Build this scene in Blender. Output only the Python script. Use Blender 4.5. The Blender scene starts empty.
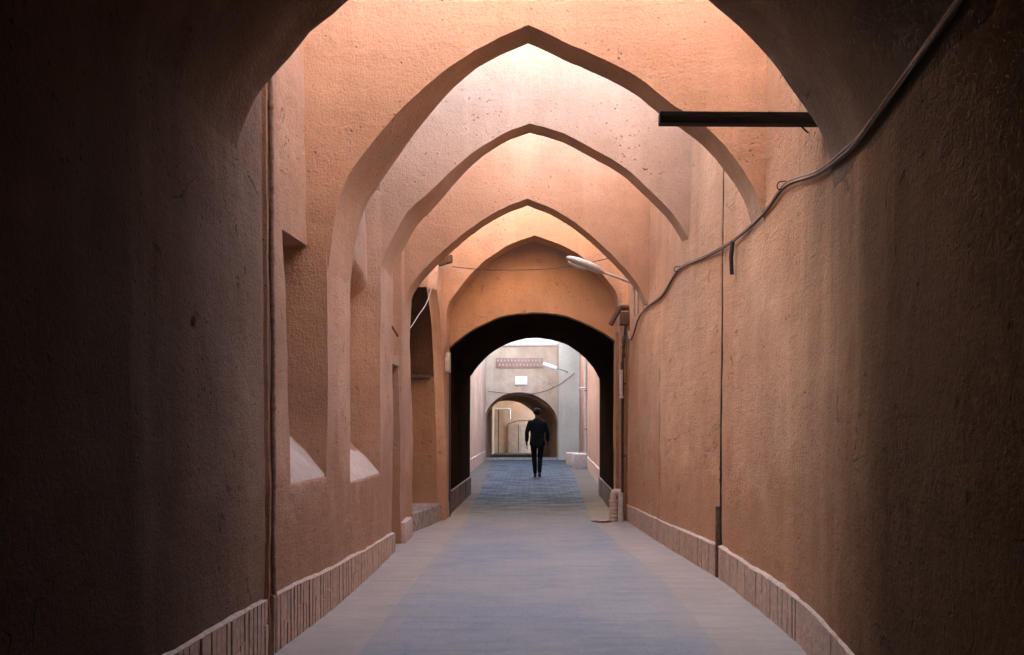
import bpy, bmesh, math, random
from mathutils import Vector, noise

C = bpy.context.scene
R = math.radians
random.seed(7)

# ------------------------------------------------------------------ camera, sky, sun, exposure
CAMZ = 1.33
F = 900.0
PX, PY = 530.0, 425.0
cam_d = bpy.data.cameras.new('camera')
cam = bpy.data.objects.new('camera', cam_d)
C.collection.objects.link(cam)
cam.location = (0, 0, CAMZ)
cam.rotation_euler = (R(90), 0, 0)
cam_d.sensor_width = 36
cam_d.lens = 36 * F / 1024
cam_d.shift_x = (512 - PX) / 1024
cam_d.shift_y = (PY - 327.5) / 1024
cam_d.clip_start = 0.05
cam_d.clip_end = 500
C.camera = cam

SUN_EL, SUN_AZ = 24.0, -28.0          # azimuth clockwise from +Y
world = bpy.data.worlds.new('World')
C.world = world
world.use_nodes = True
wn = world.node_tree
bg = wn.nodes['Background']
sky = wn.nodes.new('ShaderNodeTexSky')
sky.sky_type = 'NISHITA'
sky.sun_disc = False
sky.sun_elevation = R(SUN_EL)
sky.sun_rotation = R(SUN_AZ)
sky.dust_density = 2.6
sky.ozone_density = 0.8
wn.links.new(sky.outputs[0], bg.inputs[0])
bg.inputs[1].default_value = 0.15
sun_d = bpy.data.lights.new('sun', 'SUN')
sun_d.energy = 2.1
sun_d.angle = R(0.5)
sun_d.color = (1.0, 0.93, 0.82)
sun = bpy.data.objects.new('sun', sun_d)
C.collection.objects.link(sun)
sun.rotation_euler = (R(90 - SUN_EL), 0, R(180 - SUN_AZ))
sun.location = (-10, -20, 30)
C.view_settings.view_transform = 'Standard'
C.view_settings.look = 'None'
C.view_settings.gamma = 1
C.view_settings.exposure = 4.68
C.cycles.max_bounces = 10
C.cycles.diffuse_bounces = 8
C.cycles.glossy_bounces = 4
C.cycles.use_denoising = True
C.cycles.caustics_reflective = False
C.cycles.caustics_refractive = False

# ------------------------------------------------------------------ helpers
def pt(px, py, y):
    """photo pixel at depth y -> point in the lane (metres)"""
    return Vector(((px - PX) * y / F, y, CAMZ + (PY - py) * y / F))

def lerp(a, b, t): return a + (b - a) * t
def smooth(a, b, x):
    t = max(0.0, min(1.0, (x - a) / (b - a)))
    return t * t * (3 - 2 * t)
def nz(x, y, z, s=1.0, seed=0.0):
    return noise.noise(Vector((x * s + seed, y * s + seed * 1.7, z * s - seed)))
def und(x, y, z):
    """uneven hand-laid plaster, metres"""
    return 0.016 * nz(x, y, z, 0.9, 3) + 0.007 * nz(x, y, z, 3.1, 9) + 0.0025 * nz(x, y, z, 11, 5)

def link(name, me, mat=None, parent=None, angle=35):
    o = bpy.data.objects.new(name, me)
    C.collection.objects.link(o)
    if mat: me.materials.append(mat)
    for p in me.polygons: p.use_smooth = True
    if angle is not None: me.set_sharp_from_angle(angle=R(angle))
    if parent: o.parent = parent
    return o

def from_bm(name, bm, mat=None, parent=None, angle=35):
    bmesh.ops.recalc_face_normals(bm, faces=bm.faces)
    me = bpy.data.meshes.new(name)
    bm.to_mesh(me); bm.free()
    return link(name, me, mat, parent, angle)

def pyd(name, v, f, mat=None, parent=None, angle=35):
    me = bpy.data.meshes.new(name)
    me.from_pydata([tuple(p) for p in v], [], f)
    me.update()
    bm = bmesh.new(); bm.from_mesh(me)
    bmesh.ops.remove_doubles(bm, verts=bm.verts, dist=1e-5)
    bmesh.ops.recalc_face_normals(bm, faces=bm.faces)
    bm.to_mesh(me); bm.free()
    return link(name, me, mat, parent, angle)

def tag(o, label, cat, group=None, kind=None):
    o['label'] = label
    if cat: o['category'] = cat
    if group: o['group'] = group
    if kind: o['kind'] = kind
    return o

def thing(name, label, cat, loc=(0, 0, 0), group=None):
    o = bpy.data.objects.new(name, None)
    C.collection.objects.link(o)
    o.empty_display_size = 0.1
    o.location = loc
    return tag(o, label, cat, group)

def adopt(child, parent):
    child.parent = parent
    child.matrix_parent_inverse = parent.matrix_basis.inverted()
    return child

def box(bm, x0, x1, y0, y1, z0, z1, bev=0.0, jit=0.0):
    vs = [bm.verts.new((x + random.uniform(-jit, jit), y + random.uniform(-jit, jit), z + random.uniform(-jit, jit)))
          for x in (x0, x1) for y in (y0, y1) for z in (z0, z1)]
    fs = [bm.faces.new([vs[i] for i in q]) for q in
          ((0, 1, 3, 2), (4, 6, 7, 5), (0, 4, 5, 1), (2, 3, 7, 6), (0, 2, 6, 4), (1, 5, 7, 3))]
    if bev:
        es = list({e for f in fs for e in f.edges})
        bmesh.ops.bevel(bm, geom=es, offset=bev, segments=2, affect='EDGES', profile=0.6)

def catmull(pts, n):
    P = [Vector(p) for p in pts]
    out = []
    for i in range(len(P) - 1):
        p0 = P[i - 1] if i else P[0] * 2 - P[1]
        p3 = P[i + 2] if i + 2 < len(P) else P[-1] * 2 - P[-2]
        p1, p2 = P[i], P[i + 1]
        for k in range(n):
            t = k / n
            out.append(0.5 * (2 * p1 + (p2 - p0) * t + (2 * p0 - 5 * p1 + 4 * p2 - p3) * t * t + (3 * p1 - p0 - 3 * p2 + p3) * t ** 3))
    out.append(P[-1])
    return out

def tube(bm, pts, r, n=8, sub=0, taper=None):
    P = catmull(pts, sub) if sub else [Vector(p) for p in pts]
    rings = []
    up = Vector((0.13, 0.31, 0.94)).normalized()
    for i, p in enumerate(P):
        d = (P[min(i + 1, len(P) - 1)] - P[max(i - 1, 0)]).normalized()
        a = d.cross(up)
        if a.length < 0.05: a = d.cross(Vector((1, 0, 0)))
        a.normalize(); b = d.cross(a).normalized()
        rr = r if taper is None else r * lerp(1, taper, i / max(1, len(P) - 1))
        rings.append([bm.verts.new(p + (a * math.cos(2 * math.pi * k / n) + b * math.sin(2 * math.pi * k / n)) * rr) for k in range(n)])
    for i in range(len(rings) - 1):
        for k in range(n):
            bm.faces.new((rings[i][k], rings[i][(k + 1) % n], rings[i + 1][(k + 1) % n], rings[i + 1][k]))
    bm.faces.new(list(reversed(rings[0]))); bm.faces.new(rings[-1])

# ------------------------------------------------------------------ materials
def new_mat(name):
    m = bpy.data.materials.new(name); m.use_nodes = True
    nt = m.node_tree
    return m, nt, nt.nodes['Principled BSDF']

def N(nt, kind, **kw):
    n = nt.nodes.new(kind)
    for k, v in kw.items():
        if k in n.inputs: n.inputs[k].default_value = v
        else: setattr(n, k, v)
    return n

def tex(nt, vec, scale, detail=4, rough=0.6, squash=None):
    if squash:
        mp = N(nt, 'ShaderNodeMapping'); mp.inputs['Scale'].default_value = squash
        nt.links.new(vec, mp.inputs['Vector']); vec = mp.outputs[0]
    n = N(nt, 'ShaderNodeTexNoise', Scale=scale, Detail=detail, Roughness=rough)
    nt.links.new(vec, n.inputs['Vector'])
    return n.outputs['Fac']

def ramp(nt, fac, p0, p1, c0=(0, 0, 0, 1), c1=(1, 1, 1, 1)):
    r = N(nt, 'ShaderNodeValToRGB')
    r.color_ramp.elements[0].position = p0; r.color_ramp.elements[1].position = p1
    r.color_ramp.elements[0].color = c0; r.color_ramp.elements[1].color = c1
    nt.links.new(fac, r.inputs[0]); return r.outputs[0]

def mix(nt, fac, a, b, mode='MIX'):
    m = N(nt, 'ShaderNodeMix', data_type='RGBA', blend_type=mode)
    for i, s in ((0, fac), (6, a), (7, b)):
        if hasattr(s, 'links'): nt.links.new(s, m.inputs[i])
        elif isinstance(s, (tuple, list)): m.inputs[i].default_value = (*s[:3], 1)
        else: m.inputs[i].default_value = s
    return m.outputs[2]

def bump(nt, h, strength, dist, prev=None):
    b = N(nt, 'ShaderNodeBump', Strength=strength, Distance=dist)
    nt.links.new(h, b.inputs['Height'])
    if prev is not None: nt.links.new(prev, b.inputs['Normal'])
    return b.outputs[0]

def plaster(name, base, stain=(0.5, 0.42, 0.36), pale=(1.25, 1.25, 1.28), grain=1.0, foot=0.0, lane_shade=None, cracks=1.0):
    """straw-and-mud render: blotches, vertical wash marks, straw flecks, pits, a damp worn foot"""
    m, nt, bs = new_mat(name)
    co = N(nt, 'ShaderNodeTexCoord').outputs['Object']
    big = tex(nt, co, 0.55, 5, 0.62)
    mid = tex(nt, co, 2.6, 6, 0.65)
    wash = tex(nt, co, 1.0, 4, 0.6, (3.2, 3.2, 0.35))
    fine = tex(nt, co, 55, 5, 0.7)
    straw = tex(nt, co, 1.0, 3, 0.6, (150, 60, 26))
    b = Vector(base)
    dark = tuple(b[i] * stain[i] * 1.5 for i in range(3))
    lite = tuple(min(0.8, b[i] * pale[i]) for i in range(3))
    c = mix(nt, ramp(nt, big, 0.36, 0.66), tuple(b * 0.76), tuple(b * 1.12))
    c = mix(nt, ramp(nt, mid, 0.42, 0.78, c1=(0.75,) * 3 + (1,)), c, dark)
    c = mix(nt, ramp(nt, wash, 0.52, 0.76, c1=(0.5,) * 3 + (1,)), c, lite)
    if foot:
        sep = N(nt, 'ShaderNodeSeparateXYZ'); nt.links.new(co, sep.inputs[0])
        add = N(nt, 'ShaderNodeMath', operation='MULTIPLY_ADD'); nt.links.new(mid, add.inputs[0]); add.inputs[1].default_value = -1.4; nt.links.new(sep.outputs[2], add.inputs[2])
        c = mix(nt, ramp(nt, add.outputs[0], -0.55, 0.55, (foot,) * 3 + (1,), (0, 0, 0, 1)), c, (b[0] * 0.74, b[1] * 0.6, b[2] * 0.52))
    c = mix(nt, ramp(nt, straw, 0.64, 0.70, c1=(0.3,) * 3 + (1,)), c, (min(.8, b[0] * 1.5), min(.8, b[1] * 1.6), min(.8, b[2] * 1.6)))
    c = mix(nt, ramp(nt, fine, 0.3, 0.46, (0.55,) * 3 + (1,), (0, 0, 0, 1)), c, tuple(b * 0.45))
    vor = N(nt, 'ShaderNodeTexVoronoi', Scale=17); nt.links.new(co, vor.inputs['Vector'])
    pitm = tex(nt, co, 1.7, 3)
    pits = ramp(nt, vor.outputs['Distance'], 0.05, 0.2, (1, 1, 1, 1), (0, 0, 0, 1))
    pit = mix(nt, ramp(nt, pitm, 0.5, 0.62), (0, 0, 0), pits)
    c = mix(nt, pit, c, tuple(b * 0.35))
    wob = N(nt, 'ShaderNodeTexNoise', Scale=2.2, Detail=5); nt.links.new(co, wob.inputs['Vector'])
    wsc = N(nt, 'ShaderNodeVectorMath', operation='SCALE'); wsc.inputs['Scale'].default_value = 0.7; nt.links.new(wob.outputs['Color'], wsc.inputs[0])
    wad = N(nt, 'ShaderNodeVectorMath', operation='ADD'); nt.links.new(co, wad.inputs[0]); nt.links.new(wsc.outputs[0], wad.inputs[1])
    pv_ = N(nt, 'ShaderNodeTexVoronoi', Scale=0.8); nt.links.new(wad.outputs[0], pv_.inputs['Vector'])
    hs = N(nt, 'ShaderNodeSeparateColor'); nt.links.new(pv_.outputs['Color'], hs.inputs[0])
    c = mix(nt, ramp(nt, hs.outputs[0], 0.55, 0.75, c1=(0.12,) * 3 + (1,)), c, tuple(min(.8, b[i] * (1.16, 1.18, 1.2)[i]) for i in range(3)))
    c = mix(nt, ramp(nt, hs.outputs[1], 0.62, 0.8, c1=(0.11,) * 3 + (1,)), c, tuple(b[i] * (0.74, 0.70, 0.66)[i] for i in range(3)))
    ce = N(nt, 'ShaderNodeTexVoronoi', Scale=1.3, feature='DISTANCE_TO_EDGE'); nt.links.new(wad.outputs[0], ce.inputs['Vector'])
    crk = ramp(nt, ce.outputs['Distance'], 0.002, 0.009, (1, 1, 1, 1), (0, 0, 0, 1))
    crk = mix(nt, ramp(nt, tex(nt, co, 0.9, 4), 0.58, 0.66, c1=(cracks,) * 3 + (1,)), (0, 0, 0), crk)
    c = mix(nt, crk, c, tuple(b * 0.4))
    v2 = N(nt, 'ShaderNodeTexVoronoi', Scale=5.5); nt.links.new(wad.outputs[0], v2.inputs['Vector'])
    flk = mix(nt, ramp(nt, tex(nt, co, 1.3, 4, 0.7), 0.46, 0.58, c1=(cracks * 0.75,) * 3 + (1,)), (0, 0, 0), ramp(nt, v2.outputs['Distance'], 0.10, 0.19, (1, 1, 1, 1), (0, 0, 0, 1)))
    c = mix(nt, flk, c, tuple(b * 0.5))
    if lane_shade:  # covered-lane shade painted into the colour, deepening towards the viewer
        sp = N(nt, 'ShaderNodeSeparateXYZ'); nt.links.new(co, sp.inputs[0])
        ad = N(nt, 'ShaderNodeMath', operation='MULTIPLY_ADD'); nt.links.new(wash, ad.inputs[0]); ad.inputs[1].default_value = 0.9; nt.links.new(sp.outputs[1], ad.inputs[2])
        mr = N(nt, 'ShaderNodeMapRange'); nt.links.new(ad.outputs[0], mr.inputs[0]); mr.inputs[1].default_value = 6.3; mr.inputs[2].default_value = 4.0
        c = mix(nt, mr.outputs[0], c, mix(nt, 1.0, c, lane_shade, 'MULTIPLY'))
    nt.links.new(c, bs.inputs['Base Color'])
    bs.inputs['Roughness'].default_value = 0.93
    bs.inputs['Specular IOR Level'].default_value = 0.12
    n = bump(nt, mid, 0.6 * grain, 0.06)
    n = bump(nt, tex(nt, co, 15, 6, 0.72), 0.45 * grain, 0.014, n)
    n = bump(nt, tex(nt, co, 1.0, 4, 0.65, (3, 3, 17)), 0.5 * grain, 0.014, n)
    n = bump(nt, fine, 1.0 * grain, 0.013, n)
    n = bump(nt, tex(nt, co, 1.0, 4, 0.7, (75, 34, 20)), 0.6 * grain, 0.012, n)
    inv = N(nt, 'ShaderNodeMath', operation='SUBTRACT'); inv.inputs[0].default_value = 1; pc_ = mix(nt, 1.0, mix(nt, 1.0, pit, flk, 'LIGHTEN'), crk, 'LIGHTEN'); nt.links.new(pc_, inv.inputs[1])
    n = bump(nt, inv.outputs[0], 0.8, 0.012, n)
    nt.links.new(n, bs.inputs['Normal'])
    return m

def simple(name, col, rough=0.6, metal=0.0, var=0.35, scale=18, bmp=0.25, squash=None, spec=0.4):
    m, nt, bs = new_mat(name)
    co = N(nt, 'ShaderNodeTexCoord').outputs['Object']
    a = tex(nt, co, scale, 5, 0.65, squash)
    c = mix(nt, ramp(nt, a, 0.3, 0.72), tuple(x * (1 - var) for x in col), tuple(min(.9, x * (1 + var)) for x in col))
    nt.links.new(c, bs.inputs['Base Color'])
    bs.inputs['Roughness'].default_value = rough
    bs.inputs['Metallic'].default_value = metal
    bs.inputs['Specular IOR Level'].default_value = spec
    if bmp: nt.links.new(bump(nt, a, bmp, 0.01), bs.inputs['Normal'])
    return m

MUD = (0.47, 0.285, 0.185)
M = {}
M['left'] = plaster('mud_render_grey_brown', (0.525, 0.34, 0.222), foot=0.8)
M['right'] = plaster('mud_render_red_brown', (0.565, 0.325, 0.18), foot=0.6, lane_shade=(0.19, 0.175, 0.15))
M['arch'] = plaster('mud_render_smooth', (0.49, 0.312, 0.2), stain=(0.56, 0.52, 0.48), grain=0.8, cracks=0.0)
M['vault'] = plaster('mud_render_vault', (0.05, 0.029, 0.018))
M['near'] = plaster('mud_render_dark', (0.40, 0.262, 0.175), foot=0.5, lane_shade=(0.17, 0.155, 0.135))
M['back'] = plaster('mud_render_ochre', (0.44, 0.28, 0.18))
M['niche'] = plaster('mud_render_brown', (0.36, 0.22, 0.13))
M['niche_dark'] = plaster('mud_render_niche_top', (0.12, 0.072, 0.047))  # darker lining for the niche above its lintel
M['portal'] = plaster('mud_render_portal', (0.50, 0.32, 0.21), stain=(0.52, 0.47, 0.42), grain=0.8)
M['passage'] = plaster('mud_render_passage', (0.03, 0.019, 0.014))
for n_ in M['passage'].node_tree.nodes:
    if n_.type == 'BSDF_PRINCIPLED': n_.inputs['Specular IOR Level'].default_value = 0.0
M['court'] = plaster('mud_render_court', (0.55, 0.385, 0.26), grain=0.7)
M['court_red'] = plaster('mud_render_court_red', (0.40, 0.23, 0.16), grain=0.7)
M['grey_render'] = plaster('pale_grey_render', (0.55, 0.465, 0.35), stain=(0.6, 0.6, 0.6), grain=0.6)
M['brick'] = simple('buff_brick', (0.47, 0.325, 0.235), 0.92, var=0.25, scale=26, bmp=0.6, spec=0.15)
M['dark_brick'] = simple('dark_brick', (0.13, 0.09, 0.07), 0.92, var=0.4, scale=26, bmp=0.6, spec=0.15)  # darker brick for the plinths inside the passage
M['mortar'] = simple('dusty_mortar', (0.50, 0.365, 0.27), 0.95, var=0.3, scale=30, bmp=0.6, spec=0.1)
M['dust'] = simple('dusty_plaster', (0.47, 0.37, 0.30), 0.95, var=0.2, scale=14, bmp=0.5, spec=0.1)
M['lime'] = simple('pale_lime_sill', (0.52, 0.42, 0.33), 0.95, var=0.15, scale=9, bmp=0.4, spec=0.1)
M['old_wood'] = simple('weathered_wood', (0.10, 0.062, 0.04), 0.85, var=0.6, scale=6, bmp=0.7, squash=(12, 12, 1), spec=0.2)
M['post_wood'] = simple('brown_post_wood', (0.26, 0.15, 0.085), 0.85, var=0.5, scale=6, bmp=0.7, squash=(12, 12, 1), spec=0.2)
M['pale_door'] = simple('faded_door', (0.42, 0.29, 0.205), 0.8, var=0.2, scale=5, bmp=0.3)
M['black_wood'] = simple('tarred_beam', (0.022, 0.017, 0.014), 0.75, var=0.5, scale=7, bmp=0.6, squash=(1, 10, 10), spec=0.3)
M['rust'] = simple('rusty_pipe', (0.15, 0.085, 0.055), 0.75, 0.2, var=0.55, scale=30, bmp=0.4)
M['mudpipe'] = simple('mud_caked_pipe', (0.36, 0.24, 0.17), 0.9, 0, var=0.45, scale=22, bmp=0.6, spec=0.15)
M['dark_iron'] = simple('dark_iron', (0.035, 0.028, 0.025), 0.6, 0.3, var=0.5, scale=30, bmp=0.3)
M['zinc'] = simple('galvanised_pipe', (0.50, 0.47, 0.43), 0.5, 0.35, var=0.25, scale=20, bmp=0.2)
M['lamp_grey'] = simple('grey_lamp_paint', (0.42, 0.42, 0.42), 0.45, 0.1, var=0.18, scale=12, bmp=0.1)
M['lamp_lens'] = simple('cloudy_lamp_lens', (0.60, 0.60, 0.57), 0.25, 0, var=0.1, scale=12, bmp=0.05)
M['white'] = simple('white_paint', (0.82, 0.83, 0.82), 0.5, 0, var=0.03, scale=8, bmp=0.1)
M['cable'] = simple('dusty_cable', (0.27, 0.18, 0.125), 0.7, 0, var=0.4, scale=40, bmp=0.2)
M['cable_dark'] = simple('dark_cable', (0.05, 0.04, 0.035), 0.7, 0, var=0.4, scale=40, bmp=0.2)
M['meter'] = simple('grey_meter_box', (0.33, 0.32, 0.30), 0.55, 0.1, var=0.25, scale=14, bmp=0.1)
M['stone'] = simple('grey_stone', (0.30, 0.245, 0.20), 0.9, 0, var=0.4, scale=11, bmp=0.7, spec=0.15)
M['shirt'] = simple('black_shirt', (0.003, 0.003, 0.0035), 0.95, 0, var=0.3, scale=30, bmp=0.2, spec=0.15)
M['trousers'] = simple('black_trousers', (0.003, 0.003, 0.0035), 0.95, 0, var=0.3, scale=30, bmp=0.2, spec=0.15)
M['shoe'] = simple('black_shoe', (0.015, 0.013, 0.012), 0.5, 0, var=0.3, scale=30, bmp=0.1)
M['hair'] = simple('black_hair', (0.010, 0.008, 0.007), 0.6, 0, var=0.4, scale=80, bmp=0.5)
M['skin'] = simple('skin', (0.025, 0.015, 0.011), 0.8, 0, var=0.12, scale=20, bmp=0.1)

def ground_mat(name, base, blotch, pavers=False, rough=1.0, spec=0.0, passage_shade=None):
    m, nt, bs = new_mat(name)
    co = N(nt, 'ShaderNodeTexCoord').outputs['Object']
    big = tex(nt, co, 0.9, 6, 0.65)
    mid = tex(nt, co, 6, 6, 0.7)
    fine = tex(nt, co, 70, 4, 0.7)
    drag = tex(nt, co, 1.0, 4, 0.65, (1.4, 8, 1))
    c = mix(nt, ramp(nt, big, 0.4, 0.66), base, blotch)
    c = mix(nt, ramp(nt, drag, 0.46, 0.72, c1=(0.55,) * 3 + (1,)), c, tuple(x * 0.78 for x in base))
    c = mix(nt, ramp(nt, mid, 0.52, 0.74, c1=(0.5,) * 3 + (1,)), c, tuple(x * 1.16 for x in blotch))
    c = mix(nt, ramp(nt, fine, 0.3, 0.45, (0.5,) * 3 + (1,), (0, 0, 0, 1)), c, tuple(x * 0.55 for x in base))
    n = bump(nt, mid, 0.25, 0.03)
    n = bump(nt, fine, 0.6, 0.006, n)
    if pavers:
        br = N(nt, 'ShaderNodeTexBrick', Scale=1.0)
        br.inputs['Brick Width'].default_value = 0.235; br.inputs['Row Height'].default_value = 0.115
        br.inputs['Mortar Size'].default_value = 0.009; br.inputs['Mortar Smooth'].default_value = 0.6
        br.inputs['Color1'].default_value = (1, 1, 1, 1); br.inputs['Color2'].default_value = (0.68, 0.70, 0.74, 1); br.inputs['Mortar'].default_value = (0.5, 0.48, 0.46, 1)
        wv = N(nt, 'ShaderNodeVectorMath', operation='ADD')
        nv = N(nt, 'ShaderNodeTexNoise', Scale=2.5); nt.links.new(co, nv.inputs['Vector'])
        sc = N(nt, 'ShaderNodeVectorMath', operation='SCALE'); sc.inputs['Scale'].default_value = 0.035
        nt.links.new(nv.outputs['Color'], sc.inputs[0]); nt.links.new(co, wv.inputs[0]); nt.links.new(sc.outputs[0], wv.inputs[1])
        nt.links.new(wv.outputs[0], br.inputs['Vector'])
        c = mix(nt, pavers, c, mix(nt, 1.0, c, br.outputs['Color'], 'MULTIPLY'))
        inv = N(nt, 'ShaderNodeMath', operation='SUBTRACT'); inv.inputs[0].default_value = 1; nt.links.new(br.outputs['Fac'], inv.inputs[1])
        n = bump(nt, inv.outputs[0], 0.9 * pavers, 0.012, n)
    if pavers:
        sx = N(nt, 'ShaderNodeSeparateXYZ'); nt.links.new(co, sx.inputs[0])
        of = N(nt, 'ShaderNodeMath', operation='SUBTRACT'); nt.links.new(sx.outputs[0], of.inputs[0]); of.inputs[1].default_value = 0.06
        ab = N(nt, 'ShaderNodeMath', operation='ABSOLUTE'); nt.links.new(of.outputs[0], ab.inputs[0])
        am = N(nt, 'ShaderNodeMath', operation='MULTIPLY_ADD'); nt.links.new(tex(nt, co, 2.4, 6, 0.7), am.inputs[0]); am.inputs[1].default_value = 0.9; nt.links.new(ab.outputs[0], am.inputs[2])
        mrd = N(nt, 'ShaderNodeMapRange'); nt.links.new(am.outputs[0], mrd.inputs[0]); mrd.inputs[1].default_value = 1.28; mrd.inputs[2].default_value = 1.75
        c = mix(nt, mrd.outputs[0], c, (0.325, 0.268, 0.218))
    nt.links.new(c, bs.inputs['Base Color'])
    bs.inputs['Roughness'].default_value = rough
    bs.inputs['Specular IOR Level'].default_value = spec
    if passage_shade:                                              # passage shade painted into the floor colour, over setts swept cleaner of dust
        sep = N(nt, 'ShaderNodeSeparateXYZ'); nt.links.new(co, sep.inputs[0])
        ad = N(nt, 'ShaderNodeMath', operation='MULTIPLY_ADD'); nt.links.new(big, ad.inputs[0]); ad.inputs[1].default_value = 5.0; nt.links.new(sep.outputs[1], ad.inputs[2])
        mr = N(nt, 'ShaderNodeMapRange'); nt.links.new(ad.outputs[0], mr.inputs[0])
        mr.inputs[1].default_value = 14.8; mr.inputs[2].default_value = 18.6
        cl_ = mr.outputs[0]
        c = mix(nt, cl_, c, mix(nt, 1.0, (mix(nt, 1.0, c, br.outputs['Color'], 'MULTIPLY') if pavers else c), passage_shade, 'MULTIPLY'))
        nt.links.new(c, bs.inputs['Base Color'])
        if pavers:                                         # glint streaks painted in as darker and paler rows of setts
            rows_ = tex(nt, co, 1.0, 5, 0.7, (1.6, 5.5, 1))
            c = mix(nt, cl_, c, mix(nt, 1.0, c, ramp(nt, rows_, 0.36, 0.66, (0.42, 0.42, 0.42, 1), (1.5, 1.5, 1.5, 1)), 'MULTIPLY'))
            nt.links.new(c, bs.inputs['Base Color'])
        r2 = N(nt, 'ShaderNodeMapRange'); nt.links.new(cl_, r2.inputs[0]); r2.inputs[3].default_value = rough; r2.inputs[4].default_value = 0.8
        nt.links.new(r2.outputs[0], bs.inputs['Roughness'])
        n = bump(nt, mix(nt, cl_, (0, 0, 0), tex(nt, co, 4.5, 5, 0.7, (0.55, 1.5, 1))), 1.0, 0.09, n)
    nt.links.new(n, bs.inputs['Normal'])
    return m
M['kerbway'] = ground_mat('dusty_concrete', (0.325, 0.268, 0.218), (0.37, 0.305, 0.245), passage_shade=(0.4, 0.4, 0.4))
M['road'] = ground_mat('stone_setts', (0.25, 0.25, 0.243), (0.315, 0.29, 0.258), pavers=0.12, passage_shade=(0.46, 0.52, 0.59))
M['earth'] = ground_mat('earth', (0.13, 0.10, 0.08), (0.16, 0.125, 0.095))

# ------------------------------------------------------------------ plan of the lane
def poly(path, y):
    if y <= path[0][0]: return path[0][1]
    for (a, xa), (b, xb) in zip(path, path[1:]):
        if y <= b: return lerp(xa, xb, (y - a) / (b - a))
    return path[-1][1]
L_PATH = [(-9, -1.60), (2, -1.60), (4, -1.555), (5.35, -1.50), (6.45, -1.44), (8, -1.425), (9.7, -1.44), (11.0, -1.47), (11.7, -1.44), (12.2, -1.355), (13, -1.20), (14, -1.2)]
R_PATH = [(-9, 1.25), (2.0, 1.25), (3.2, 1.38), (4.25, 1.52), (5.0, 1.62), (5.8, 1.665), (7.7, 1.66), (10, 1.49), (12.4, 1.36), (14, 1.30)]
def avg(path, y, w=0.3):
    return sum(poly(path, y + w * k / 3) for k in range(-3, 4)) / 7
def xl(y): return lerp(avg(L_PATH, y), -1.185, smooth(12.52, 12.60, y))
def xr(y): return lerp(avg(R_PATH, y, 0.45), 1.245, smooth(12.62, 12.68, y))
TOP = 5.1
ARCH_TOP = 5.2

# ------------------------------------------------------------------ ground
def sheet(name, x0, x1, ys, z, mat, nx=24, amp=0.004, edge=0.0, kind='structure'):
    v, f = [], []
    for y in ys:
        a = x0(y) + edge * nz(0, y, 1, 1.7, 2) * 2; b = x1(y) + edge * nz(4, y, 1, 1.7, 8) * 2
        for i in range(nx + 1):
            x = lerp(a, b, i / nx)
            v.append((x, y, z + amp * (nz(x, y, 0, 1.3, 4) + 0.6 * nz(x, y, 0, 5, 6))))
    for j in range(len(ys) - 1):
        for i in range(nx):
            k = j * (nx + 1) + i
            f.append((k, k + 1, k + nx + 2, k + nx + 1))
    o = pyd(name, v, f, mat, None, 60)
    return tag(o, None or name.replace('_', ' '), None, kind=kind)
bm = bmesh.new()
for q in [[(-120, -120), (120, -120), (120, 160), (-120, 160)]]:
    bm.faces.new([bm.verts.new((x, y, -0.03)) for x, y in q])
g = from_bm('ground', bm, M['earth']); tag(g, 'bare earth around the lane, left dark under the vault to cut bounce', None, kind='structure')
ys = [4.5 + 0.12 * i for i in range(330)]  # paving stops here; unseen floor under the vault left dark to cut bounce
tag(sheet('pavement', lambda y: -2.4, lambda y: 2.4, ys, 0.0, M['kerbway'], 30), 'dusty pale margins along both walls of the lane', None, kind='structure')
ROAD_L = [(-9, -1.0), (4, -1.0), (5.5, -0.99), (8, -0.97), (11, -0.93), (13.2, -0.92)]
ROAD_R = [(-9, 1.1), (5.3, 1.12), (8, 1.14), (10, 0.98), (13.2, 0.86)]
ROAD_L += [(17, -0.98), (36, -1.5)]; ROAD_R += [(17, 0.98), (36, 1.5)]
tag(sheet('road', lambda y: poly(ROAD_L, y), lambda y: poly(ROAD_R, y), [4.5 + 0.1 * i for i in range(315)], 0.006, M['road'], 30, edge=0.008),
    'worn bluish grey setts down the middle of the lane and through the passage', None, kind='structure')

# ------------------------------------------------------------------ walls as relief surfaces closed into solids
def lines(a, b, step, breaks, eps=0.006, fine=()):
    s = set()
    n = max(1, round((b - a) / step))
    for i in range(n + 1): s.add(round(a + (b - a) * i / n, 4))
    for k in breaks:
        for e in (-eps, eps): s.add(round(k + e, 4))
    for (p, q, st) in fine:
        for i in range(int((q - p) / st) + 1): s.add(round(p + i * st, 4))
    s = sorted(x for x in s if a <= x <= b)
    out = [s[0]]
    br = {round(k + e, 4) for k in breaks for e in (-eps, eps)}
    for x in s[1:]:
        if x - out[-1] > 0.007 or x in br: out.append(x)
    return out

def relief(name, fn, us, vs, side, back, mat, parent, warp=None):
    """fn(y,z) -> x of the face; the solid is closed at x = back"""
    v, f = [], []
    nu, nv = len(us), len(vs)
    for y in us:
        for z in vs:
            v.append((fn(y, z), warp(y, z) if warp else y, z))
    for i in range(nu - 1):
        for j in range(nv - 1):
            a = i * nv + j
            f.append((a, a + nv, a + nv + 1, a + 1))
    b0 = len(v)
    for y in (us[0], us[-1]):
        for z in (vs[0], vs[-1]): v.append((back, y, z))
    c00, c01, c10, c11 = b0, b0 + 1, b0 + 2, b0 + 3
    f.append((c00, c01, c11, c10))
    f.append(tuple([j for j in range(nv)]) + (c01, c00))
    f.append(tuple([(nu - 1) * nv + j for j in range(nv)]) + (c11, c10))
    f.append(tuple([i * nv + nv - 1 for i in range(nu)]) + (c11, c01))
    f.append(tuple([i * nv for i in range(nu)]) + (c10, c00))
    return pyd(name, v, f, mat, parent, 40)

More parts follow.
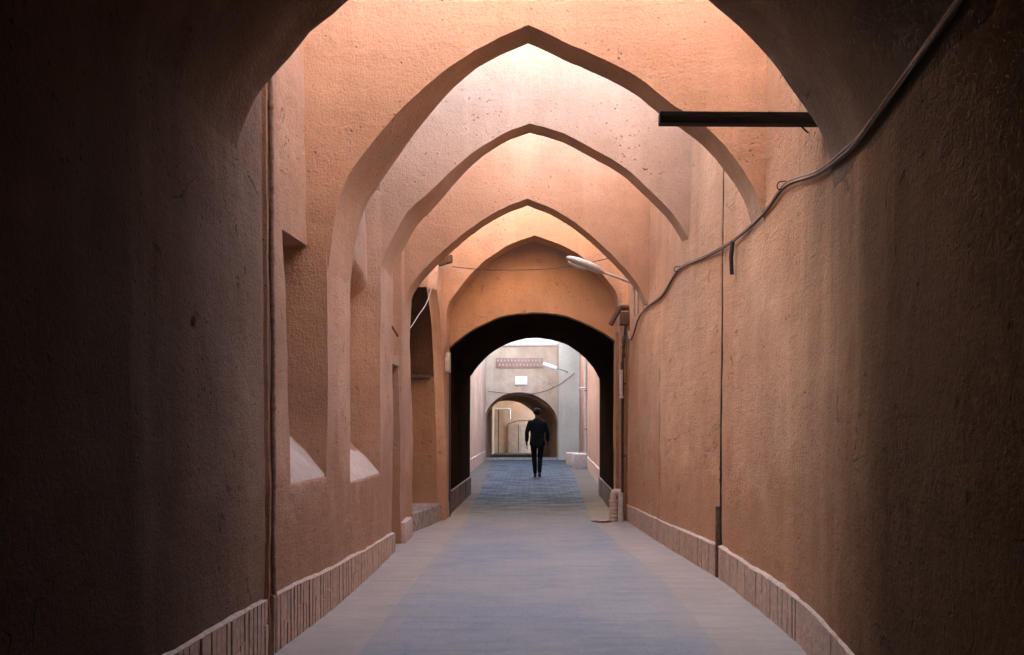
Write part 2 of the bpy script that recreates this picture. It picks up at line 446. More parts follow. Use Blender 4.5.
A1, A2, A3, A4 = 6.42, 8.62, 10.70, 12.66
GROOVE = (5.135, 5.195)
NICHE_C, NICHE_W, NICHE_SP = 11.86, 0.62, 2.15
def niche_sd(y, z):
    """signed depth inside the deep pointed niche (positive inside)"""
    if z < NICHE_SP: return min(NICHE_W - abs(y - NICHE_C), z - 0.245)
    r = 1.12; cx = r - NICHE_W
    d = math.hypot(abs(y - NICHE_C) + cx, z - NICHE_SP)
    return r - d
NICHE_TOP = NICHE_SP + math.sqrt(1.12 ** 2 - (1.12 - NICHE_W) ** 2)
def niche_w(z):
    if z < NICHE_SP: return NICHE_W
    if z < NICHE_TOP: return max(0.012, math.sqrt(1.12 ** 2 - (z - NICHE_SP) ** 2) - (1.12 - NICHE_W))
    return lerp(0.012, NICHE_W, smooth(NICHE_TOP, NICHE_TOP + 0.8, z))
def left_warp(y, z):
    d = y - NICHE_C; a = abs(d); w = niche_w(z)
    if a <= NICHE_W: a2 = a / NICHE_W * w
    elif a < NICHE_W + 0.5: a2 = lerp(w, NICHE_W + 0.5, (a - NICHE_W) / 0.5)
    else: return y
    return NICHE_C + math.copysign(a2, d)
def left_face(y, z):
    bat = 0.3 if y < 5.3 else 1.0
    if (6.39 if z < 2.6 else 6.47) < y < 7.21 or 8.60 < y < 9.43 or 10.1 < y < 11.0: bat = 0.0
    x = xl(y) - 0.030 * max(0, z - 1.0) * bat
    rec = 0.0
    if 5.60 < y < (6.395 if z < 2.6 else 6.47) and z > 0.955:                    # first bay: sloping sill, niche, set-back wall over it
        lin = 2.60 + 0.012 * nz(0, y, 0, 4, 1)
        rec = min((z - 0.955) * 1.0, 0.36) if z < lin else 0.09
    elif 7.20 < y < 8.61 and z > 0.86:
        lin = 2.74 - 0.1 * (2 * abs(y - 7.9) / 1.4) ** 2
        rec = 0.07 + (min((z - 0.86) * 0.9, 0.32) - 0.07) * (1 - smooth(lin - 0.22, lin + 0.06, z)) if z > 1.2 else (z - 0.86) * 0.9
    elif 9.44 < y < 10.06 and z < 1.98: rec = 0.24
    if 9.42 < y < 10.12 and z > 2.1: rec = 0.05
    if GROOVE[0] < y < GROOVE[1]: rec += 0.04
    if 4.0 < y < 4.3:                                    # chipped hole
        d = math.hypot((y - 4.17) * 1.3, z - 1.80)
        rec += 0.03 * max(0, 1 - d / (0.035 + 0.012 * nz(y, z, 0, 30)))
    if abs(y - NICHE_C) < NICHE_W and 0.245 < z < NICHE_TOP - 0.004: return x - 0.95 + und(0, y, z)
    er = 0.012 * max(0, nz(0, y, z, 5, 3) + 0.1) * smooth(1.3, 0.3, z)          # worn low part
    return x - rec - er + und(0, y, z)
us = lines(-9, 13.4, 0.05, [5.60, 6.395, 6.47, 7.20, 8.61, 9.42, 9.44, 10.06, 10.12, *GROOVE, NICHE_C - NICHE_W, NICHE_C + NICHE_W, 12.52, 12.6], fine=[(4.1, 4.26, 0.012)])
us = [y for y in us if y > 3 or round(y * 20) % 4 == 0]
vs = lines(-0.05, TOP, 0.05, [0.245, 0.86, 0.955, 1.98, 2.1, 2.6, NICHE_TOP - 0.01], fine=[(2.1, 3.2, 0.025), (1.74, 1.86, 0.012)])
near_wall = thing('mud_wall', 'dark brown mud wall with a small chipped hole, nearer the viewer than the drainpipe', 'wall', (xl(3), 3, 0))
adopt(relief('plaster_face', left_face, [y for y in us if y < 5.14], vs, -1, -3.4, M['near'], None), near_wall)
us = [y for y in us if y > 5.12]
left_wall = thing('mud_wall', 'grey-brown mud wall with sloping sills, recesses and a pointed niche, beside the drainpipe', 'wall', (xl(5), 5, 0))
lf = adopt(relief('plaster_face', left_face, us, vs, -1, -3.4, M['left'], None, left_warp), left_wall)
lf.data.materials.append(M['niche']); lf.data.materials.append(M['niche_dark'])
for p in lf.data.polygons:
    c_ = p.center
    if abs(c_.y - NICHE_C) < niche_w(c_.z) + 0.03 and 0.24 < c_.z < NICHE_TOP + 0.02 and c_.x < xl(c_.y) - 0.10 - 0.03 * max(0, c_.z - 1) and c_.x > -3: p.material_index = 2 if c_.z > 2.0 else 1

GR1, GR2 = 7.82, 10.28
def right_face(y, z):
    x = xr(y) + 0.012 * max(0, z - 1.0)
    cut = 0.0
    w1 = GR1 + 0.018 * nz(z, 0, 0, 1.5, 2); w2 = GR2 + 0.03 * nz(z, 0, 0, 2.0, 5)
    d1 = abs(y - w1); d2 = abs(y - w2)
    cut = 0.05 * (1 - smooth(0.014, 0.03, d1)) * (0.75 + 0.5 * nz(z, y, 0, 6, 2))
    if z < 2.0: cut = max(cut, 0.04 * (1 - smooth(0.012, 0.032, d2)) * (0.6 + 0.8 * nz(z, y, 0, 5, 7)))
    cut += 0.04 * max(0, 1 - math.hypot((y - 4.45) / 0.05, (z - 2.5) / 0.03))
    er = 0.014 * max(0, nz(3, y, z, 5, 3) + 0.05) * smooth(1.3, 0.3, z)
    return x + cut + er - und(5, y, z)
us = lines(-9, 13.4, 0.05, [12.62, 12.68], fine=[(7.74, 7.9, 0.011), (10.2, 10.36, 0.011)])
us = [y for y in us if y > 2 or round(y * 20) % 4 == 0]
vs = lines(-0.05, TOP, 0.05, [])
right_wall = thing('mud_wall', 'red-brown curving mud wall, flat and lit, with two vertical dark cracks', 'wall', (xr(5), 5, 0))
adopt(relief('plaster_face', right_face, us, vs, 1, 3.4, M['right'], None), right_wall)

# ------------------------------------------------------------------ scored brick plinths
def plinth(parent, xf, side, y0, y1, top, th=0.02, w=0.064, skip=(), mats=('brick', 'mortar')):
    bmb, bmm = bmesh.new(), bmesh.new()
    y = y0; prev = None
    while y < y1:
        ww = w * random.uniform(0.95, 1.05)
        x = xf(y + ww / 2); h = top(y) + random.uniform(-0.006, 0.006)
        if not any(a < y < b for a, b in skip):
            t = th + random.uniform(-0.003, 0.004)
            xa, xb = sorted((x + side * 0.08, x - side * t))
            if random.random() > 0.012:
                z0 = -0.02; gap = random.choice((0, 0, 1))
                if gap:
                    zz = h * random.uniform(0.4, 0.6)
                    box(bmb, xa, xb, y, y + ww - 0.009, z0, zz - 0.005, jit=0.002)
                    xa2, xb2 = sorted((x + side * 0.08, x - side * (t + random.uniform(-0.004, 0.004))))
                    box(bmb, xa2, xb2, y, y + ww - 0.009, zz + 0.005, h, jit=0.002)
                else: box(bmb, xa, xb, y, y + ww - 0.009, z0, h, jit=0.0025)
        y += ww
    # mortar bed behind the bricks and a smeared coping on top
    n = int((y1 - y0) / 0.04); rows = []
    for i in range(n + 1):
        yy = lerp(y0, y1, i / n); x = xf(yy); h = top(yy)
        a = 0.004 * nz(0, yy, 0, 9, 3)
        pr = [(x - side * (th - 0.0045 + a * .3), -0.02), (x - side * (th - 0.0045 + a * .3), h - 0.004), (x - side * (th + 0.002 + a * .6), h + a * .6), (x - side * (th - 0.003 + a * .6), h + 0.008 + a * .6),
              (x - side * 0.001, h + 0.013 + a), (x + side * 0.09, h + 0.04)]
        rows.append([bmm.verts.new((px, yy, pz)) for px, pz in pr])
    for i in range(n):
        if any(s < lerp(y0, y1, i / n) < b for s, b in skip): continue
        for j in range(5): bmm.faces.new((rows[i][j], rows[i + 1][j], rows[i + 1][j + 1], rows[i][j + 1]))
    p = adopt(from_bm('plinth', bmb, M[mats[0]], None, 30), parent)
    m = from_bm('mortar', bmm, M[mats[1]], p, 50)
plinth(near_wall, xl, -1, 2.5, 5.07, lambda y: poly([(2, 0.345), (5.2, 0.335), (9.4, 0.20)], y) + 0.01 * nz(y, 0, 0, 2))
plinth(left_wall, xl, -1, 5.22, 9.40, lambda y: poly([(2, 0.345), (5.2, 0.335), (9.4, 0.20)], y) + 0.01 * nz(y, 0, 0, 2))
plinth(right_wall, xr, 1, 3.3, 12.6, lambda y: poly([(3, 0.25), (5, 0.26), (8, 0.27), (12.6, 0.22)], y) + 0.012 * nz(y, 3, 0, 2), skip=[(7.77, 7.87), (10.24, 10.32)])

# small parts of the left wall: doorway and low blocks
bm = bmesh.new()
for k in range(4):
    box(bm, xl(9.7) - 0.215, xl(9.7) - 0.18, 9.46 + k * 0.15, 9.46 + k * 0.15 + 0.143, 0.02, 1.95, 0.004)
d = adopt(from_bm('door', bm, M['old_wood'], None), left_wall)
bm = bmesh.new(); tube(bm, [(xl(9.7) - 0.17, 9.9, 1.0), (xl(9.7) - 0.14, 9.9, 1.0), (xl(9.7) - 0.14, 9.9, 1.1), (xl(9.7) - 0.17, 9.9, 1.1)], 0.009, 6)
from_bm('handle', bm, M['dark_iron'], d)
for (ya, yb_, z0, k) in ((5.61, 6.39, 0.957, 1.0), (7.21, 8.59, 0.862, 0.9)):
    bm = bmesh.new(); rows = []
    for i in range(25):
        y = lerp(ya, yb_, i / 24); e = 0.008 * nz(y, z0, 0, 5)
        rows.append([bm.verts.new((left_face(y, z0 + 0.003) - d_ + q, y, z0 + d_ * k + 0.03 * min(1, d_ * 12) + q)) for d_, q in ((0.0 + max(0, e), -0.004), (0.015, 0.006), (0.15, 0.009 + 0.004 * nz(y, 0, 3, 6)), (0.36, 0.006))])
    for i in range(24):
        for j in range(3): bm.faces.new((rows[i][j], rows[i + 1][j], rows[i + 1][j + 1], rows[i][j + 1]))
    adopt(from_bm('sill', bm, M['lime'], None, 60), left_wall)
bm = bmesh.new(); box(bm, xl(10.3) - 0.2, xl(10.3) + 0.055, 10.10, 10.74, -0.02, 0.235, 0.02)
adopt(from_bm('door_block', bm, M['dust'], None), left_wall)
bm = bmesh.new()                                           # low stone step along the foot of the pointed niche
n = 26; rows = []
for i in range(n + 1):
    y = lerp(11.18, 13.05, i / n); x = lerp(-1.455, -1.17, (i / n) ** 0.9) + 0.006 * nz(y, 0, 0, 6)
    rows.append([bm.verts.new((a, y, z)) for a, z in ((x + 0.01, -0.02), (x, 0.22), (x - 0.02, 0.243), (x - 0.8, 0.25))])
for i in range(n):
    for j in range(3): bm.faces.new((rows[i][j], rows[i][j + 1], rows[i + 1][j + 1], rows[i + 1][j]))
bm.faces.new(rows[0]); bm.faces.new(rows[-1])
adopt(from_bm('step', bm, M['stone'], None, 30), left_wall)
bm = bmesh.new(); box(bm, xl(NICHE_C) - 0.85, xl(12.4) - 0.06, NICHE_C + 0.56, NICHE_C + 0.605, 1.975, 2.025, 0.006)
adopt(from_bm('niche_lintel', bm, M['old_wood'], None), left_wall)

# ------------------------------------------------------------------ arch walls
def resample(pts, n):
    P = catmull([Vector((p[0], 0, p[1])) for p in pts], 12)
    L = [0]
    for a, b in zip(P, P[1:]): L.append(L[-1] + (b - a).length)
    out = []; k = 0
    for i in range(n + 1):
        t = L[-1] * i / n
        while k < len(P) - 2 and L[k + 1] < t: k += 1
        u = (t - L[k]) / max(1e-9, L[k + 1] - L[k])
        p = P[k].lerp(P[k + 1], max(0, min(1, u))); out.append((p.x, p.z))
    return out

def arch_mesh(name, prof, yf, yb, top, mat, nv=40, nd=10, rough=0.010, seed=0, prof_b=None, legs=None, soffit=None, dark_back=False):
    """wall pierced by the opening PROF (x,z left to right). legs=(x_left, x_right): the opening has upright sides and the wall reaches out to those x"""
    cols = []                                              # (front point, front target, back point, back target)
    pb = prof_b or prof
    n = len(prof)
    for i, ((x, z), (bx, bz)) in enumerate(zip(prof, pb)):
        j = rough * (nz(x, z, seed, 2.2, seed) + 0.7 * nz(x, z, seed, 7, seed + 2) + 0.4 * nz(x, z, seed, 19, seed + 4))
        if legs and z < prof[0][1] + 1e-6 + legs[2]:
            t = (legs[0] if x < 0 else legs[1], z)
        else: t = (x, top)
        cols.append(((x, z + j), t, (bx, bz + j), t))
    if legs:                                               # corner fans
        k1 = next(i for i, c in enumerate(cols) if c[1][1] == top); k2 = max(i for i, c in enumerate(cols) if c[1][1] == top)
        c = cols[k2]; cols[k2 + 1:k2 + 1] = [(c[0], (legs[1], top), c[2], (legs[1], top)), (c[0], (legs[1], c[0][1]), c[2], (legs[1], c[0][1]))]
        c = cols[k1]; cols[k1:k1] = [(c[0], (legs[0], c[0][1]), c[2], (legs[0], c[0][1])), (c[0], (legs[0], top), c[2], (legs[0], top))]
    v, f = [], []
    ring = 2 * (nv + 1) + nd - 1
    for (p, t, q, tb) in cols:
        for side in (0, 1):
            a, b = (p, t) if side == 0 else (q, tb)
            col = []
            for j in range(nv + 1):
                u = j / nv; u = u ** 1.25
                x, z = lerp(a[0], b[0], u), lerp(a[1], b[1], u)
                y = yf(x) if side == 0 else yb(x)
                e = 0.0
                y += e if side == 0 else -e
                y += (und(x, y, z) if side == 0 else -und(x, y, z)) * 0.8
                col.append((x, y, z))
            if side == 0: v += list(reversed(col))         # top ... opening
            else:
                y0 = v[-1][1]; y1 = col[0][1]
                for k in range(1, nd):
                    s = k / nd
                    x, z, y = lerp(p[0], q[0], s), lerp(p[1], q[1], s), lerp(y0, y1, s)
                    e = 0.004 * math.sin(math.pi * s) ** 0.3
                    v.append((x, y, z - e + 0.7 * und(x, y, z)))
                v += col
    for i in range(len(cols) - 1):
        for j in range(ring - 1):
            a = i * ring + j
            f.append((a, a + 1, a + ring + 1, a + ring))
        a = i * ring
        f.append((a, a + ring, a + 2 * ring - 1, a + ring - 1))
    o = pyd(name, v, f, mat, None, 42)
    if soffit:
        me = o.data; me.materials.append(soffit)
        for p in me.polygons:
            nrm = p.normal; c = p.center
            if abs(nrm.y) < 0.6 and c.z < top - 0.05 and yf(c.x) + 0.03 < c.y < yb(c.x) - 0.03: p.material_index = 1
    if dark_back:  # unseen back faces darkened to cut bounce onto the next arch
        me = o.data; me.materials.append(M['back'])
        for p in me.polygons:
            if p.normal.y > 0.8: p.material_index = len(me.materials) - 1
    return o

def arch_from_photo(left, right, y0, slope, apex_i=None):
    def cv(p):
        d = p[0] - PX
        x = d * y0 / (F - d * slope); y = y0 + slope * x
        return (x, CAMZ + (PY - p[1]) * y / F)
    l = [cv(p) for p in left]; r = [cv(p) for p in right]
    return resample(l, 40)[:-1] + resample(r, 40)

def arch_depth(y0, slope, thin, thick):
    yf = lambda x: y0 + slope * x
    yb = lambda x: y0 + slope * x + lerp(thin, thick, smooth(-0.3, -1.35, x))
    return yf, yb

ARCH_GROUP = 'pointed mud arches bridging the lane one behind another'
def lane_arch(label, left, right, y0, slope, thin, thick, top, seed):
    prof = arch_from_photo(left, right, y0, slope)
    yf, yb = arch_depth(y0, slope, thin, thick)
    o = arch_mesh('pointed_arch', prof, yf, yb, top, M['arch'], seed=seed, dark_back=seed < 3)
    return tag(o, label, 'arch', ARCH_GROUP)
lane_arch('widest and highest pointed mud arch, its crown nearest the top edge, behind the black beam',
          [(200, 450), (300, 420), (318, 330), (326, 285), (331, 246), (334.6, 218), (343.7, 186), (357, 162), (381, 131.6), (415.4, 95.7), (449.6, 66.6), (490.6, 41), (528, 24.6)],
          [(528, 24.6), (569, 43), (603, 58), (640, 79), (672, 104), (690, 115), (715.6, 136), (741, 166), (756, 191.5), (762, 212), (772, 240), (800, 300)],
          A1, 0.0, 0.32, 0.78, ARCH_TOP, 1)
lane_arch('second pointed mud arch down the lane, just inside the widest one',
          [(250, 420), (356, 380), (370, 320), (376, 290), (381, 265), (386.7, 250), (395, 233.6), (408.7, 210), (432.5, 189.7), (466.7, 157), (501, 135), (530, 123)],
          [(530, 123), (562, 133), (589.7, 147), (624, 167), (643, 183), (670, 210), (687, 237), (696, 262), (715, 310)],
          A2 + 0.18, 0.12, 0.28, 0.68, 5.5, 2)
lane_arch('third pointed mud arch down the lane, above the pointed wall niche',
          [(388, 360), (402, 320), (406, 298), (411.4, 284), (428, 265), (450, 244.6), (477, 224), (505, 207.5), (527.5, 199)],
          [(527.5, 199), (555, 210), (582, 228), (610, 253), (629, 273), (641.5, 290), (652, 312), (668, 350)],
          A3, 0.24, 0.34, 0.42, 5.42, 3)
lane_arch('smallest and farthest pointed mud arch, set against the front of the dark passage',
          [(440, 372), (446, 340), (447, 309), (458, 290), (477, 268), (505, 247), (534.5, 235)],
          [(534.5, 235), (555, 242), (577, 253), (596, 268), (610, 283), (618, 298), (620, 330), (626, 370)],
          A4, 0.0, 0.42, 0.60, 4.97, 4)

# near vault, over the camera
Yv = 4.75
vl = [(214, 330), (231, 200), (237, 146), (252, 108), (277, 73), (312, 33), (340, 10), (400, -38), (470, -80), (530, -102)]
vr = [(530, -102), (590, -80), (655, -38), (708, 0), (736, 25), (763.5, 53), (786, 81), (806, 108), (824, 141), (829, 158), (837, 210), (856, 330)]
pv = arch_from_photo(vl, vr, Yv, 0)
def vmap(p, y):
    x, z = p
    w = (xr(y) - xl(y)) / (xr(Yv) - xl(Yv)); c = (xl(y) + xr(y)) / 2; c0 = (xl(Yv) + xr(Yv)) / 2
    return (c + (x - c0) * w, z)
def tunnel_vault(name, prof, stations, top, mat, seed):
    v, f = [], []
    n = len(prof)
    for s, y in enumerate(stations):
        for p in prof:
            x, z = vmap(p, y)
            e = 0
            if s == len(stations) - 1: e = 0.010 + 0.012 * nz(x, z, 0, 6, seed)
            k = und(x, y, z)
            v.append((x * (1 - 0.006 * k * 100 * 0.2), y + (0.02 * nz(x, z, 1, 5, seed) if e else 0), z + 0.9 * k + e))
    for s in range(len(stations) - 1):
        for i in range(n - 1):
            a = s * n + i
            f.append((a, a + 1, a + n + 1, a + n))
    # roof, far end, and unseen end wall raised to bounce sun forward
    e0 = (len(stations) - 1) * n
    b = len(v)
    ye = stations[-1]
    for p in prof: v.append((p[0], ye + 0.02, top))
    for i in range(n - 1): f.append((e0 + i, e0 + i + 1, b + i + 1, b + i))
    c = len(v)
    for p in prof: v.append((vmap(p, stations[0])[0], stations[0], top))
    for i in range(n - 1): f.append((b + i, b + i + 1, c + i + 1, c + i))
    for i in range(n - 1): f.append((c + i, c + i + 1, i + 1, i))
    o = pyd(name, v, f, mat, None, 50)
    o.data.materials.append(M['portal'])
    for p in o.data.polygons:
        if p.center.y > Yv - 0.005 and abs(p.normal.y) > 0.7: p.material_index = 1  # paler render on the unseen end wall, to bounce sun onto the first arch
    return o
st = [-9 + 0.25 * i for i in range(40)] + [1 + 0.06 * i for i in range(62)] + [Yv - 0.025, Yv]
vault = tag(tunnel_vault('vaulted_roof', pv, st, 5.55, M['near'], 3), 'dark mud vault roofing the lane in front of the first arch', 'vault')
bm = bmesh.new(); box(bm, -3, 3, -9.5, -8.9, -0.05, TOP)  # added unseen wall, keeps light from entering behind the camera
tag(from_bm('unseen_light_stop', bm, M['vault']), 'added unseen wall closing the covered lane behind the viewer to keep light out', 'wall')

# passage at the end of the lane
Y0, Y1 = 13.25, 17.3
near = [pt(448, 517, Y0), pt(448, 440, Y0), pt(448.5, 347.6, Y0), pt(466, 334, Y0), pt(488, 321.5, Y0), pt(510, 314.6, Y0), pt(536, 312.5, Y0),
        pt(560, 314.6, Y0), pt(582, 321.5, Y0), pt(601.6, 331, Y0), pt(615, 341, Y0), pt(615, 440, Y0), pt(615, 517, Y0)]
far = [pt(470, 500, Y1), pt(470, 440, Y1), pt(470.5, 376.5, Y1), pt(480, 364, Y1), pt(495, 350.5, Y1), pt(513, 342, Y1), pt(535, 338, Y1),
       pt(562, 343, Y1), pt(580, 353.6, Y1), pt(592, 366, Y1), pt(599.5, 379.5, Y1), pt(599.5, 440, Y1), pt(599.5, 500, Y1)]
def prof_legs(P):
    a = [(p.x, p.z) for p in P]
    leg_l = resample([(a[0][0], -0.04), a[1], a[2]], 14)[:-1]
    arc = resample(a[2:11], 64)
    leg_r = resample([a[10], a[11], (a[12][0], -0.04)], 14)[1:]
    return leg_l + arc + leg_r
pn, pf = prof_legs(near), prof_legs(far)
passage = thing('covered_passage', 'mud front of the dark vaulted passage the walker is beyond', 'building', (0, Y0, 0))
# the front face reaches sideways to the lane walls
front = arch_mesh('passage_front', pn, lambda x: Y0, lambda x: Y0 + 0.20, 4.97, M['portal'], nv=34, nd=4, seed=7, legs=(-3.3, 3.3, 2.45))
adopt(front, passage)
pn2 = [(lerp(a[0], b[0], 0.19 / 4.05), lerp(a[1], b[1], 0.19 / 4.05)) for a, b in zip(pn, pf)]
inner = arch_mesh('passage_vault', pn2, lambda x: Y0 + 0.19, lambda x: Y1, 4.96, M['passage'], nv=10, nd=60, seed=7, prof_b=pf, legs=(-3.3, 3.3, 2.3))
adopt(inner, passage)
def px_l(y): return lerp(pn[0][0], pf[0][0], (y - Y0) / (Y1 - Y0))
def px_r(y): return lerp(pn[-1][0], pf[-1][0], (y - Y0) / (Y1 - Y0))
plinth(passage, px_l, -1, 13.35, 17.25, lambda y: 0.33, mats=('dark_brick', 'dark_brick'))
plinth(passage, px_r, 1, 13.35, 17.25, lambda y: 0.33, mats=('dark_brick', 'dark_brick'))

# ------------------------------------------------------------------ courtyard beyond
def cl(y): return poly([(17, -1.62), (22, -1.70), (34.5, -1.70)], y)
def cr(y): return poly([(17, 1.42), (20, 1.55), (28, 1.78), (34.5, 1.88)], y)
us = lines(17.3, 43.3, 0.12, []); vs = lines(-0.05, 7.5, 0.15, [])  # unseen height and far end sized to keep sun off the courtyard
w = thing('courtyard_wall', 'pale mud courtyard wall seen past the dark passage, opposite the steps', 'wall', (cl(20), 20, 0))
adopt(relief('plaster_face', lambda y, z: cl(y) + und(2, y, z), us, vs, -1, -3.2, M['court'], None), w)
plinth(w, cl, -1, 17.4, 34, lambda y: 0.35, w=0.08)
us = lines(17.3, 34.21, 0.12, []); vs = lines(-0.05, 5.4, 0.15, [])
w2 = thing('courtyard_wall', 'reddish mud courtyard wall with a pale standpipe on it, past the dark passage', 'wall', (cr(20), 20, 0))
adopt(relief('plaster_face', lambda y, z: cr(y) - und(2, y, z), us, vs, 1, 3.6, M['court_red'], None), w2)
plinth(w2, cr, 1, 17.4, 33, lambda y: 0.35, w=0.08)
# slim grey building in the corner
bm = bmesh.new()
n, m_ = 10, 40
g_ = [[bm.verts.new((lerp(1.09, 2.6, i / n), 34.2 + und(i, 0, j), lerp(-0.05, 6.2, j / m_))) for j in range(m_ + 1)] for i in range(n + 1)]
for i in range(n):
    for j in range(m_): bm.faces.new((g_[i][j], g_[i + 1][j], g_[i + 1][j + 1], g_[i][j + 1]))
b_ = [[bm.verts.new((x, 36.5, z)) for z in (-0.05, 6.2)] for x in (1.09, 2.6)]
bm.faces.new([*g_[0], b_[0][1], b_[0][0]]); bm.faces.new([*g_[-1], b_[1][1], b_[1][0]])
bm.faces.new([r_[-1] for r_ in g_] + [b_[1][1], b_[0][1]]); bm.faces.new((b_[0][0], b_[0][1], b_[1][1], b_[1][0]))
tag(from_bm('rendered_house', bm, M['grey_render']), 'tall pale grey rendered house corner right of the far archway', 'building')

# building with the far archway
YF, YG = 34.5, 41.0
fa = [pt(485, 470, YF), pt(485, 440, YF), pt(485, 416, YF), pt(489, 407, YF), pt(497, 399, YF), pt(507, 394, YF), pt(519, 392.3, YF), pt(533, 394.5, YF), pt(546, 402, YF), pt(554, 411, YF), pt(557.8, 421, YF), pt(557.8, 440, YF), pt(557.8, 470, YF)]
pfa = prof_legs(fa)
arch_house = thing('arched_house', 'pinkish mud house with a round archway at the far end of the courtyard', 'building', (0, YF, 0))
sp = fa[2].z + 0.03
adopt(arch_mesh('archway_wall', pfa, lambda x: YF, lambda x: YF + 0.6, 4.36, M['court'], nv=16, nd=5, seed=9, legs=(-2.6, 1.5, sp)), arch_house)
pfb2 = [(x * 0.97 - 0.62, z if z < 0.2 else z - 0.15 * smooth(0.2, 2, z)) for x, z in pfa]
pfb = [(x * 0.985 - 0.01, z if z < 0.2 else z - 0.12 * smooth(0.2, 2, z)) for x, z in pfa]
adopt(arch_mesh('archway_vault', pfb, lambda x: YF + 0.59, lambda x: YG, 4.34, M['niche'], nv=8, nd=30, seed=9, prof_b=pfb2, legs=(-2.8, 1.5, sp)), arch_house)
bm = bmesh.new(); box(bm, -2.6, 1.085, YF - 0.05, YF + 0.5, 4.36, 4.44, 0.012)
adopt(from_bm('coping', bm, M['dust']), arch_house)
bm = bmesh.new()                                                # openwork band of small bricks
for k in range(13):
    x = pt(498 + k * 3.45, 363, YF).x
    for r_ in range(2):
        z = pt(0, 360.5 + 4.5 * r_, YF).z
        a = 0.032
        xx = x + (0.066 if r_ else 0)
        vs_ = [bm.verts.new((xx + dx, yy, z + dz)) for yy in (YF - 0.05, YF + 0.02) for dx, dz in ((-a, 0), (0, a * 1.5), (a, 0), (0, -a * 1.5))]
        for q in ((0, 1, 2, 3), (7, 6, 5, 4), (0, 4, 5, 1), (1, 5, 6, 2), (2, 6, 7, 3), (3, 7, 4, 0)): bm.faces.new([vs_[i] for i in q])
bb = adopt(from_bm('brick_band', bm, M['dust']), arch_house)
bm = bmesh.new(); a, b = pt(496, 358, YF), pt(543, 368, YF); box(bm, a.x, b.x, YF - 0.034, YF + 0.03, b.z, a.z, 0.004)
from_bm('band_bed', bm, M['court_red'], arch_house).matrix_parent_inverse = arch_house.matrix_basis.inverted()
# taller storey set back behind it
bm = bmesh.new(); box(bm, -3.2, 3.2, 39.5, 41.0, 4.345, 7.6, 0.02)
adopt(from_bm('upper_storey', bm, M['lime']), arch_house)
# end wall beyond the archway
us = [(-2.6 + 0.1 * i) for i in range(53)]; vs = [-0.05 + 0.1 * i for i in range(62)]  # unseen top raised to shade the ground before it
v, f = [], []
for x in us:
    for z in vs: v.append((x, 43.0 + und(x, 1, z), z))
for i in range(len(us) - 1):
    for j in range(len(vs) - 1):
        a = i * len(vs) + j; f.append((a, a + 1, a + len(vs) + 1, a + len(vs)))
b0 = len(v)
for x in (us[0], us[-1]):
    for z in (vs[0], vs[-1]): v.append((x, 43.6, z))
f += [(b0, b0 + 1, b0 + 3, b0 + 2), tuple(range(len(vs))) + (b0 + 1, b0), tuple((len(us) - 1) * len(vs) + j for j in range(len(vs))) + (b0 + 3, b0 + 2),
      tuple(i * len(vs) + len(vs) - 1 for i in range(len(us))) + (b0 + 3, b0 + 1)]
back_wall = thing('back_wall', 'mud wall with a brown door and pipes seen through the far archway', 'wall', (0, 43, 0))
adopt(pyd('plaster_face', v, f, M['court']), back_wall)
bm = bmesh.new()
a, b = pt(508, 424, 42.9), pt(529, 452, 42.9)
box(bm, a.x, b.x, 42.86, 43.05, 0.0, a.z, 0.01)
dd = adopt(from_bm('door', bm, M['pale_door']), back_wall)
bm = bmesh.new(); box(bm, (a.x + b.x) / 2 - 0.012, (a.x + b.x) / 2 + 0.012, 42.85, 42.87, 0.02, a.z - 0.05)
from_bm('door_seam', bm, M['dark_iron'], dd)
tag(dd, 'brown double door', None)

# threshold along the foot of the far house
bm = bmesh.new(); box(bm, -1.72, 1.09, 34.18, 34.44, -0.02, 0.09, 0.012)
tag(from_bm('threshold_step', bm, M['stone']), 'low stone step across the foot of the far archway', 'step')
# stone blocks by the courtyard wall
for (x0, x1, y0, y1, h, lab) in ((1.33, 1.78, 27.6, 28.5, 0.44, 'larger stone block at the foot of the reddish courtyard wall'),
                                 (1.22, 1.66, 29.6, 30.8, 0.40, 'smaller farther stone block at the foot of the reddish courtyard wall')):
    bm = bmesh.new(); box(bm, x0, x1, y0, y1, -0.02, h, 0.03)
    o = from_bm('stone_block', bm, M['dust'])
    tag(o, lab, 'stone block', 'stone blocks by the courtyard wall')

# ------------------------------------------------------------------ pipes, cables, lamps
def pipe(name, label, cat, pts, r, mat, sub=0, n=10, clips=(), clip_dir=(1, 0, 0), cmat='dark_iron'):
    t = thing(name, label, cat, pts[0])
    bm = bmesh.new(); tube(bm, pts, r, n, sub)
    adopt(from_bm('pipe', bm, mat), t)
    for c in clips:
        bm = bmesh.new(); c = Vector(c); tube(bm, [c - Vector((0, 0, 0.014)), c + Vector((0, 0, 0.014))], r * 1.35, n)
        e = c + Vector(clip_dir) * 0.05
        box(bm, min(c.x, e.x), max(c.x, e.x), c.y - 0.008, c.y + 0.008, c.z - 0.008, c.z + 0.008)
        adopt(from_bm('clip', bm, M[cmat]), t)
    return t
dp = [(xl(5.24) + 0.012 - 0.008 * max(0, z - 1) + 0.006 * nz(z, 0, 0, 2), 5.245 + 0.010 * nz(z, 1, 0, 1.3), z) for z in [0.0 + 0.11 * i for i in range(34)]]
pipe('drainpipe', 'thin mud-caked downpipe beside a dark groove in the grey-brown mud wall', 'pipe', dp, 0.0145, M['mudpipe'], clips=[dp[5], dp[13], dp[21], dp[29]], clip_dir=(-1, 0, 0), cmat='mudpipe')
cp = [(xr(7.82) + 0.015 + 0.012 * max(0, z - 1), GR1 + 0.018 * nz(z, 0, 0, 1.5, 2), z) for z in [0.05 + 0.1 * i for i in range(40)]]
